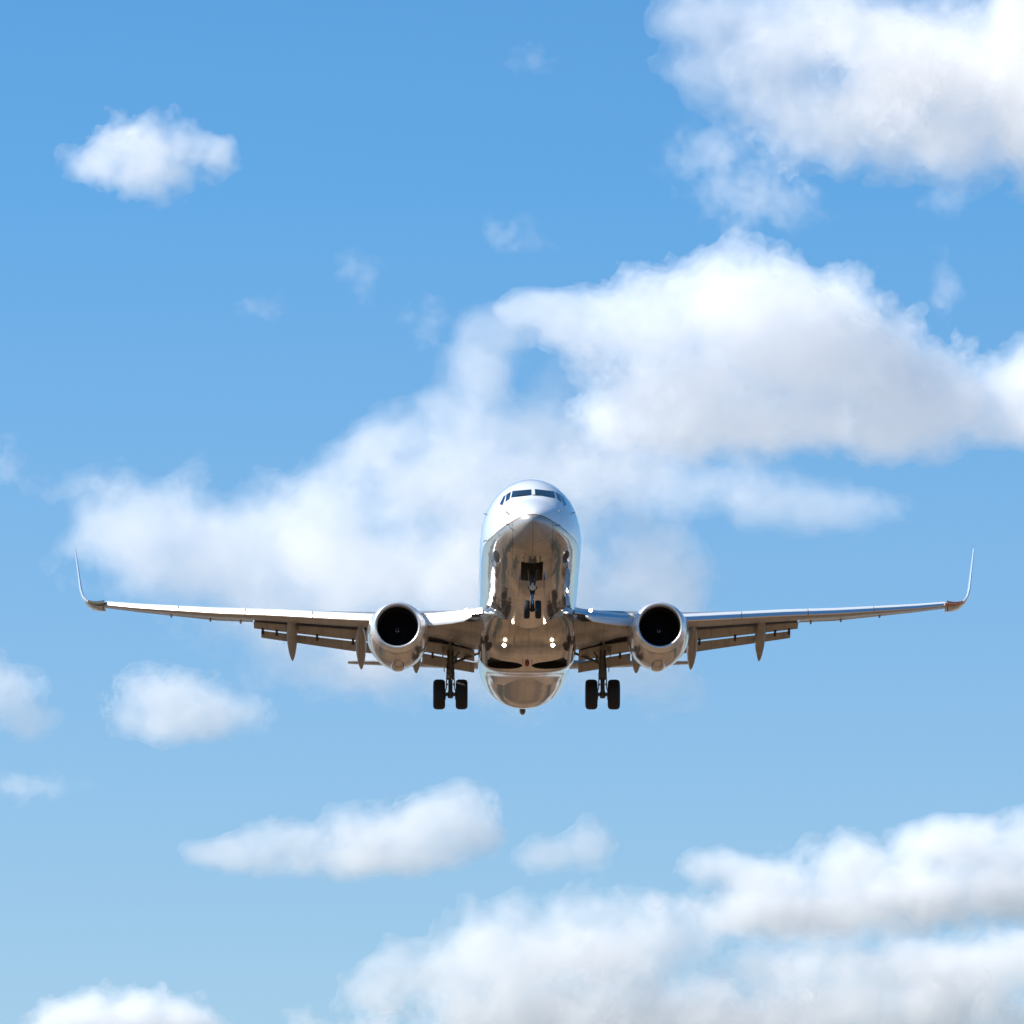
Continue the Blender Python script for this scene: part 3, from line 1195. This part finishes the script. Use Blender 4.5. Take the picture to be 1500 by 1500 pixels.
def panel_ring(x, s, tab, k, th):
    y0, z0, y1, z1 = (lerp_tab(x, tab, k + i) for i in range(4))
    v = Vector((0, y1 - y0, z1 - z0))
    c = v.length
    d = v / c
    nrm = Vector((0, -d.z, d.y))
    pts = []
    n = 9
    us = [(1 - math.cos(math.pi * i / n)) / 2 for i in range(n + 1)]
    up = [Vector((s * x, y0, z0)) + d * u * c + nrm * naca(u, th) * c * 1.3 for u in us]
    lo = [Vector((s * x, y0, z0)) + d * u * c - nrm * naca(u, th) * c * .5 for u in us]
    return up[::-1] + lo[1:]


def canoe(s, x, y0, z0, y1, z1, w, parent):
    """flap track fairing: a slender boat-shaped pod drooping aft"""
    b_ = bmesh.new()
    rings = []
    n = 26
    for k in range(n + 1):
        t = k / n
        t = min(max(t, .004), .996)
        wid = w / 2 * (math.sin(math.pi * t ** 1.15)) ** .60
        bend = max(0, t - .35)
        y = y0 + (y1 - y0) * t
        z = z0 + (z1 - z0) * (.30 * t + .70 * t ** 2.2)
        hgt = wid * 1.25
        rings.append([(s * x + wid * math.sin(2 * math.pi * i / 20), y, z + hgt * math.cos(2 * math.pi * i / 20)) for i in range(20)])
    loft(b_, rings)
    return obj("flap_track_fairing", b_, M["flap"], parent)


for s in (-1, 1):
    bm = bmesh.new()
    loft(bm, [wing_ring(x, s, .74) for x in (1.2, 1.6, 2.1, 2.8, 3.47, 4.2, 5.0, 5.6, 6.4, 7.6, 8.8, 10.0, 10.66)])
    loft(bm, [wing_ring(x, s, 1.0) for x in (10.67, 11.4, 12.1, 13.1, 14.1, 15.15, 15.9, 16.55)])
    wing = obj("wing", bm, M["wing"], plane, sharp=40)
    # winglet: from the tip, bending up through a curve
    bm = bmesh.new()
    secs = []
    base = [(16.50, 21.32, 1.63, 1.055, 0, .10), (16.75, 21.50, 1.55, 1.09, 6, .10), (17.02, 21.80, 1.42, 1.17, 22, .09), (17.24, 22.10, 1.28, 1.33, 45, .085), (17.40, 22.38, 1.14, 1.58, 66, .08),
            (17.50, 22.66, 1.02, 1.90, 78, .075), (17.62, 23.25, .82, 2.60, 80.5, .075), (17.75, 23.95, .60, 3.35, 80.5, .075), (17.85, 24.50, .42, 3.96, 80.5, .07)]
    for x, y, c, z, ang, t in base:
        a = R_(ang)
        z -= low(y)
        secs.append(winglet_ring(s * x, y, c, z, -s * math.sin(a), math.cos(a), t * (1 + .55 * min(1, max(0, (z - 1) / .8)))))
    loft(bm, secs)
    obj("winglet", bm, M["winglet"], wing, sharp=50)
    # tip lamp housing
    bm = bmesh.new()
    rings = []
    for k in range(9):
        t = k / 8
        x, y, z = 16.48 + .68 * t, 21.22 + .62 * t, 1.03 - low(21.5) + .20 * t ** 2
        r = .125 * (1 - .55 * t)
        rings.append([(s * x, y + r * 1.5 * math.cos(2 * math.pi * i / 16), z + r * math.sin(2 * math.pi * i / 16)) for i in range(16)])
    loft(bm, rings)
    nl = obj("navigation_light", bm, M["red"] if s > 0 else M["green"], wing)
    nl["label"] = "orange-brown glass wingtip light" if s > 0 else "dark brown-green glass wingtip light"
    bm = bmesh.new()
    tube(bm, (s * 16.55, 21.7, .98 - low(21.7)), (s * 16.55, 21.75, .84 - low(21.7)), .02, .015, 8)
    obj("static_probe", bm, M["gear"], wing)
    # slats
    for x0, x1 in ((5.78, 8.22), (8.26, 10.86), (10.90, 13.50), (13.54, 16.42)):
        bm = bmesh.new()
        loft(bm, [slat_ring(x0 + (x1 - x0) * k / 5, s) for k in range(6)], mis=lambda i: int(i < 7))
        obj("slat", bm, [M["slat"], M["slatmetal"]], wing, sharp=22)
    # inboard fixed leading edge skin and Krueger flap
    bm = bmesh.new()
    KT = [(1.75, 13.05, -.76, -1.06), (2.1, 13.30, -.78, -1.06), (3.47, 14.00, -.79, -1.05), (4.3, 14.45, -.74, -1.0)]
    KT = [(x, y, a - low(y), b - low(y)) for x, y, a, b in KT]
    loft(bm, [slat_ring(x, s, KT) for x in (1.75, 2.1, 2.6, 3.1, 3.47, 3.9, 4.3)], mis=lambda i: int(i < 7))
    obj("leading_edge", bm, [M["slat"], M["slatmetal"]], wing, sharp=22)
    bm = bmesh.new()
    kr = []
    for x, y, zt, zb in ((2.16, 13.22, -1.06, -1.20), (2.45, 13.40, -1.05, -1.32), (2.9, 13.62, -1.04, -1.36), (3.47, 13.92, -1.03, -1.36), (4.1, 14.25, -1.0, -1.32)):
        zt, zb = zt - low(y), zb - low(y)
        pts = [(y + .04, zt), (y - .03, zt - .02), (y - .10, (zt + zb) / 2), (y - .13, zb + .05), (y - .11, zb), (y - .05, zb), (y - .02, (zt + zb) / 2), (y + .06, zt - .02)]
        kr.append([(s * x, a, b) for a, b in pts])
    loft(bm, kr)
    obj("krueger_flap", bm, M["slat"], wing, sharp=50)
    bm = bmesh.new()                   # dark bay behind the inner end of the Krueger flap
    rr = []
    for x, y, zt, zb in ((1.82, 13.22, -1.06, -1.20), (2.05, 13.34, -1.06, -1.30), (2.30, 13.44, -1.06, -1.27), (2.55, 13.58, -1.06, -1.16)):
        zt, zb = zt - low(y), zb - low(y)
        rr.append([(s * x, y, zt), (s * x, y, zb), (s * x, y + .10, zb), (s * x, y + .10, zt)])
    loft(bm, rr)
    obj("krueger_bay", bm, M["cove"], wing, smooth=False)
    # flaps
    for tab, a, b in ((FT_OUT, 5.95, 10.62), (FT_IN, 2.02, 4.05)):
        bm = bmesh.new()
        loft(bm, [panel_ring(a + (b - a) * k / 6, s, tab, 1, .15) for k in range(7)])
        fl = obj("flap", bm, M["flap"], wing, sharp=40)
        bm = bmesh.new()
        b2 = b - .28 if tab is FT_OUT else b
        loft(bm, [panel_ring(a + (b2 - a) * k / 6, s, tab, 5, .13) for k in range(7)])
        obj("aft_flap", bm, M["flap"], wing, sharp=40)
        # hinge brackets bridging the slot between the two panels
        for fx in ((.18, .50, .86, .985) if tab is FT_OUT else (.35, .8)):
            x = a + (b2 - a) * fx
            yA, zA, yB, zB = (lerp_tab(x, tab, k) for k in (3, 4, 5, 6))
            bm = bmesh.new()
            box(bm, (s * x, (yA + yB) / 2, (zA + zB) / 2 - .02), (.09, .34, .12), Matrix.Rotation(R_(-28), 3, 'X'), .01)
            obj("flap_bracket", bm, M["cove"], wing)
    # dark cove behind the main box, over the flap leading edges
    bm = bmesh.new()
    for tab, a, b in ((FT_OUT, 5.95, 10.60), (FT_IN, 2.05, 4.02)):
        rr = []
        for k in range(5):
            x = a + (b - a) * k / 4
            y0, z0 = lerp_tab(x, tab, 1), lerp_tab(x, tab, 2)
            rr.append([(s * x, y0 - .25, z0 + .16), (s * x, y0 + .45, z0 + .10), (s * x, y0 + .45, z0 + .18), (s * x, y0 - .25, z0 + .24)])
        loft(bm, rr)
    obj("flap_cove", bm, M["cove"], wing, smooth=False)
    for (x, y0, z0, y1, z1, w) in ((9.12, 18.7, .03, 21.6, -1.20, .42), (6.42, 17.2, -.62, 20.9, -1.68, .42), (4.28, 17.0, -1.05, 20.7, -1.86, .42)):
        canoe(s, x, y0, z0 - low(y0), y1, z1 - low(y1), w, wing)
    # aileron hinge blisters on the outer lower surface
    for x in (11.15, 12.35, 13.9):
        y, z = lerp_tab(x, WT, 2) - .22, lerp_tab(x, WT, 4) - .03
        bm = bmesh.new()
        rings = [[(s * x + .045 * math.sin(math.pi * k / 6) * math.cos(2 * math.pi * i / 10), y - .35 + .7 * k / 6, z + .03 + .05 * math.sin(math.pi * k / 6) * math.sin(2 * math.pi * i / 10)) for i in range(10)] for k in range(7)]
        rings = rings[1:-1]
        loft(bm, rings)
        obj("hinge_fairing", bm, M["flap"], wing)
    # landing light in the wing root
    lamp(wing, Vector((s * 2.36, 13.16, -.915 - low(13.2))), (0, -1, -.1), .062)

    # ---- engine
    ex, ez, ey = s * 4.955, -1.83, 12.6

    def squash(a, y, r):
        # flatter flanks run into a slightly pointed keel; the inlet stays round
        k = min(1, max(0, (y - ey) / 1.2))
        c, t = max(0.0, -math.cos(a)), max(0.0, math.cos(a))
        return r * (1 + k * (.075 * math.sin(a) ** 2 - .03 * t ** 2 - .10 * c ** 3 - .05 * math.sin(math.pi * c ** 1.2)))
    outer = [(ey + .05, .90), (ey + .16, .945), (ey + .32, .985), (ey + .42, 1.003)]
    cowl = [(ey + .425, 1.003), (ey + .7, 1.04), (ey + 1.1, 1.075), (ey + 1.7, 1.10), (ey + 2.4, 1.105), (ey + 3.1, 1.07), (ey + 3.8, 1.0), (ey + 4.4, .91), (ey + 4.8, .83), (ey + 4.8, .80), (ey + 4.0, .84)]
    bm = bmesh.new()
    lathe_y(bm, cowl, ex, ez, 80, squash)
    # keel bump with the drain at the bottom of the cowl
    rr = []
    for k in range(9):
        t = k / 8
        wd = .28 * math.sin(math.pi * (t * .9 + .05)) ** .5
        y = ey + 1.7 + 3.0 * t
        zb = ez - float(np.interp(y, [c_[0] for c_ in cowl[:9]], [c_[1] for c_ in cowl[:9]])) * .925
        rr.append([(ex + wd * math.sin(2 * math.pi * i / 16), y, zb + .03 - .15 * math.sin(math.pi * (t * .9 + .05)) * math.cos(2 * math.pi * i / 16)) for i in range(16)])
    loft(bm, rr)
    eng = obj("engine", bm, M["nac"], plane, sharp=50)
    bm = bmesh.new()
    lip = [(ey + .20, .762), (ey + .12, .770), (ey + .04, .793), (ey + .005, .825), (ey, .85), (ey + .012, .875)] + outer
    lathe_y(bm, lip, ex, ez, 80, squash)
    obj("inlet_lip", bm, M["lip"], eng, sharp=60)
    bm = bmesh.new()
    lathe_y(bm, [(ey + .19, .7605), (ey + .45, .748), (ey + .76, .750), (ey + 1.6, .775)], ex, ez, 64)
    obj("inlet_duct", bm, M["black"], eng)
    bm = bmesh.new()
    for k in range(24):
        a0 = 2 * math.pi * k / 24
        pts = []
        for r, tw, hw in ((.20, 25, .055), (.45, 45, .085), (.77, 62, .12)):
            row = []
            for e in (-1, 1):
                da = e * hw * math.cos(R_(tw)) / r
                row.append((ex + r * math.sin(a0 + da), ey + 1.35 + e * hw * math.sin(R_(tw)) * .8, ez + r * math.cos(a0 + da)))
            pts.append(row)
        v = [[bm.verts.new(p) for p in row] for row in pts]
        for i in range(2):
            bm.faces.new((v[i][0], v[i][1], v[i + 1][1], v[i + 1][0]))
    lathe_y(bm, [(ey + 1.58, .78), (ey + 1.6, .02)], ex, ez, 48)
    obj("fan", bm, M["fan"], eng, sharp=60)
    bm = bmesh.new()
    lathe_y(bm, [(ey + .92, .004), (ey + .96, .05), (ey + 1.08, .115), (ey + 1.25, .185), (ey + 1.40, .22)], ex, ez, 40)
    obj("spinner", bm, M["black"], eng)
    bm = bmesh.new()                   # white comma painted on the spinner, a raised ribbon
    rows = []
    for k in range(23):
        t = k / 22
        a = R_(60) + s * 0 + t * R_(330)
        r = .03 + .062 * t
        w = .011 * (1 - .4 * t)
        yy = lambda rr_: ey + float(np.interp(rr_, [.004, .05, .115, .185], [.92, .96, 1.08, 1.25])) - .006
        rows.append([(ex + (r + q) * math.sin(a), yy(r + q), ez + (r + q) * math.cos(a)) for q in (-w, w)])
    v = [[bm.verts.new(p) for p in r_] for r_ in rows]
    for a, b in zip(v, v[1:]):
        bm.faces.new((a[0], a[1], b[1], b[0]))
    obj("spinner_mark", bm, M["white"], eng)
    bm = bmesh.new()
    lathe_y(bm, [(ey + 3.9, .70), (ey + 4.8, .60), (ey + 5.6, .47), (ey + 6.0, .40), (ey + 5.9, .36), (ey + 6.4, .26), (ey + 6.9, .05)], ex, ez, 48)
    obj("exhaust_cone", bm, M["exhaust"], eng)
    bm = bmesh.new()
    rr = []
    for y, zt, zb, w in ((ey + 1.3, ez + 1.09, ez + .95, .05), (ey + 2.0, ez + 1.24, ez + .95, .16), (ey + 3.0, -.78, ez + .9, .22), (ey + 4.2, -.72, ez + .75, .22), (ey + 5.4, -.80, ez + .55, .2), (ey + 6.6, -.92, -1.22, .10)):
        rr.append([(ex + w * (-1, 1, 1, -1)[i] * (1, 1, .8, .8)[i], y, (zt, zt, zb, zb)[i]) for i in range(4)])
    loft(bm, rr)
    obj("pylon", bm, M["nac"], eng, sharp=40)
    bm = bmesh.new()
    a = -s * R_(50)
    rad = Vector((math.sin(a), 0, math.cos(a)))
    tng = Vector((math.cos(a), 0, -math.sin(a)))
    c0 = Vector((ex, 0, ez))
    ring = []
    for e in (-.012, .012):
        ring.append([c0 + rad * 1.03 + tng * e + Vector((0, ey + .9, 0)), c0 + rad * 1.30 + tng * e + Vector((0, ey + 1.7, 0)), c0 + rad * 1.32 + tng * e + Vector((0, ey + 2.1, 0)), c0 + rad * 1.06 + tng * e + Vector((0, ey + 2.3, 0))])
    loft(bm, ring)
    obj("strake", bm, M["nac"], eng, smooth=False)

    # ---- main landing gear
    gx, gy, gz = s * 2.95, 19.6, -2.92
    GEAR_DROP = 0.158
    bm = bmesh.new()
    tube(bm, (gx, 19.35, -1.0), (gx, 19.42, -1.75), .135, .125, 18)
    tube(bm, (gx, 19.42, -1.75), (gx, 19.52, -2.28), .155, .13, 18)
    tube(bm, (gx, 19.52, -2.28), (gx, gy, -2.94), .085, .085, 16)
    tube(bm, (gx, gy, -2.82), (gx, gy, -3.06), .115, .10, 16)
    tube(bm, (gx - .44, gy, gz), (gx + .44, gy, gz), .075, None, 16)
    # torque links, hoses, brake units
    for z0, z1, yy in ((-2.25, -2.52, -.22), (-2.90, -2.55, -.22)):
        for e in (-.07, .07):
            tube(bm, (gx + e, 19.5, z0), (gx + e * .4, 19.5 + yy, z1), .028, .022, 8)
    for e in (-1, 1):
        lathe_x(bm, [(-.06, .10), (-.06, .20), (.06, .20), (.06, .10)], (gx + e * .235, gy, gz), 24)
        tube(bm, (gx + e * .13, 19.40, -1.85), (gx + e * .16, 19.50, -2.70), .022, None, 6)
        tube(bm, (gx + e * .16, 19.50, -2.70), (gx + e * .22, 19.55, -2.85), .022, None, 6)
        for q in range(4):
            box(bm, (gx + e * (.11 + .02 * (q % 2)), 19.42, -1.9 - .22 * q), (.07, .10, .07), None, .01)
    box(bm, (gx, 19.32, -2.05), (.22, .12, .16), None, .02)
    gear = gobj("main_landing_gear", bm, M["gear"], plane, sharp=40)
    bm = bmesh.new()
    tube(bm, (gx - s * .10, 19.42, -1.72), (s * 1.75, 19.3, -1.30), .055, .05, 12)
    tube(bm, (gx - s * .08, 19.42, -1.60), (s * 2.30, 19.0, -1.02), .035, .03, 10)
    box(bm, (s * 2.35, 19.36, -1.51), (.16, .10, .14), None, .02)
    gobj("side_brace", bm, M["gear"], gear)
    bm = bmesh.new()
    tube(bm, (gx, 19.36, -1.55), (gx + s * .03, 17.9, -.98), .05, .05, 12)
    gobj("drag_brace", bm, M["gear"], gear)
    bm = bmesh.new()
    rr = []
    for z, y0, y1 in ((-.96, 18.95, 19.75), (-1.35, 18.90, 19.80), (-1.75, 19.0, 19.78), (-2.02, 19.15, 19.65)):
        xo = gx + s * (.22 + .10 * (z + 2.02))
        rr.append([(xo, y0, z), (xo, y1, z), (xo + s * .035, y1, z), (xo + s * .035, y0, z)])
    loft(bm, rr)
    gobj("gear_door", bm, M["flap"], gear, smooth=False)
    for e in (-1, 1):
        cx = gx + e * .435
        bm = bmesh.new()
        lathe_x(bm, [(-0.143, 0.300), (-0.204, 0.345), (-0.231, 0.420), (-0.234, 0.462), (-0.223, 0.504), (-0.200, 0.539), (-0.165, 0.565), (-0.121, 0.581), (-0.110, 0.573), (-0.055, 0.590), (-0.044, 0.582), (0.044, 0.582), (0.055, 0.590), (0.110, 0.573), (0.121, 0.581), (0.165, 0.565), (0.200, 0.539), (0.223, 0.504), (0.234, 0.462), (0.231, 0.420), (0.204, 0.345), (0.143, 0.300)], (cx, gy, gz), 56)
        gobj("wheel", bm, M["tyre"], gear, sharp=50)
        bm = bmesh.new()
        lathe_x(bm, [(-.14, .08), (-.15, .31), (-.10, .315), (.10, .315), (.15, .31), (.14, .08)], (cx, gy, gz), 36)
        gobj("wheel_rim", bm, M["rim"], gear, sharp=40)

# ---- nose gear
bm = bmesh.new()
ny, nz = 4.0, -2.78
GEAR_DROP = 0.29
tube(bm, (.03, 4.02, -1.35), (.03, 4.0, -2.02), .085, .085, 16)
tube(bm, (.03, 4.0, -2.02), (.03, 4.0, -2.20), .10, .09, 16)
tube(bm, (.03, 3.98, -2.60), (.03, ny, -2.86), .075, .07, 14)
tube(bm, (-.22, ny, nz), (.28, ny, nz), .05, None, 12)
for e in (-.05, .05):
    tube(bm, (.03 + e, 3.95, -2.12), (.03 + e * .5, 3.72, -2.38), .02, None, 8)
    tube(bm, (.03 + e, 3.95, -2.66), (.03 + e * .5, 3.72, -2.40), .02, None, 8)
    tube(bm, (.03 + 3.4 * e, 2.9, -1.50), (.03 + 1.2 * e, 3.95, -1.98), .032, .03, 8)
box(bm, (.03, 3.93, -1.98), (.34, .12, .10), None, .015)
box(bm, (.03, 3.93, -2.08), (.22, .12, .10), None, .015)
nose = gobj("nose_landing_gear", bm, M["darkgear"], plane, sharp=40)
bm = bmesh.new()
tube(bm, (.03, 4.0, -2.18), (.03, 3.99, -2.64), .058, None, 16)
gobj("oleo_piston", bm, M["chrome"], nose)
for e in (-1, 1):
    cx = .03 + e * .21
    bm = bmesh.new()
    lathe_x(bm, [(-.07, .18), (-.10, .22), (-.112, .27), (-.10, .31), (-.07, .332), (0, .338), (.07, .332), (.10, .31), (.112, .27), (.10, .22), (.07, .18)], (cx, ny, nz), 44)
    gobj("wheel", bm, M["tyre"], nose, sharp=50)
    bm = bmesh.new()
    lathe_x(bm, [(-.075, .05), (-.08, .19), (.08, .19), (.075, .05)], (cx, ny, nz), 30)
    gobj("wheel_rim", bm, M["rim"], nose, sharp=40)
    bm = bmesh.new()
    rr = []
    for y, z0, z1 in ((2.35, -1.66, -2.02), (3.3, -1.78, -2.17), (4.3, -1.88, -2.24)):
        rr.append([(e * .425, y, z0), (e * .47, y, z1), (e * .49, y, z1), (e * .445, y, z0)])
    loft(bm, rr)
    gobj("gear_door", bm, M["belly"], nose, smooth=False)
bm = bmesh.new()
tube(bm, (.03, 3.90, -1.95), (.03, 3.82, -1.965), .13, .135, 20)
box(bm, (.03, 3.80, -1.93), (.25, .04, .13), None, .02)
gobj("taxi_light", bm, M["white"], nose)

# ---- tail
for s in (-1, 1):
    bm = bmesh.new()
    secs = []
    for x, y0, c, z, t in ((.35, 33.0, 3.6, 1.10, .10), (2.1, 34.05, 2.95, 1.30, .10), (4.5, 35.5, 2.15, 1.58, .095), (6.9, 36.9, 1.30, 1.86, .09), (7.2, 37.15, 1.02, 1.895, .06)):
        us = [(1 - math.cos(math.pi * i / 12)) / 2 for i in range(13)]
        zz = lambda u: z + (u - .35) * c * .11      # trimmed leading edge down
        up = [(s * x, y0 + u * c, zz(u) + naca(u, t) * c) for u in us]
        lo = [(s * x, y0 + u * c, zz(u) - naca(u, t) * c) for u in us]
        secs.append(up[::-1] + lo[1:])
    loft(bm, secs)
    obj("tailplane", bm, M["wing"], plane, sharp=40)
bm = bmesh.new()
secs = []
for z, y0, c, t in ((1.6, 30.6, 6.4, .09), (2.6, 31.9, 5.5, .09), (5.0, 34.1, 3.9, .09), (7.4, 36.2, 2.5, .09), (8.4, 37.1, 1.9, .08)):
    us = [(1 - math.cos(math.pi * i / 12)) / 2 for i in range(13)]
    a = [(naca(u, t) * c, y0 + u * c, z) for u in us]
    b = [(-naca(u, t) * c, y0 + u * c, z) for u in us]
    secs.append(a[::-1] + b[1:])
loft(bm, secs)
obj("tail_fin", bm, M["white"], plane, sharp=40)
bm = bmesh.new()
rr = []
for z, w, y0, y1 in ((-1.05, .13, 30.5, 31.8), (-1.25, .13, 30.6, 31.7), (-1.48, .12, 30.8, 31.5), (-1.54, .08, 30.9, 31.4)):
    rr.append([(-.02 + w * math.cos(2 * math.pi * i / 14), (y0 + y1) / 2 + (y1 - y0) / 2 * math.sin(2 * math.pi * i / 14), z) for i in range(14)])
loft(bm, rr)
obj("tail_skid", bm, M["gear"], plane)
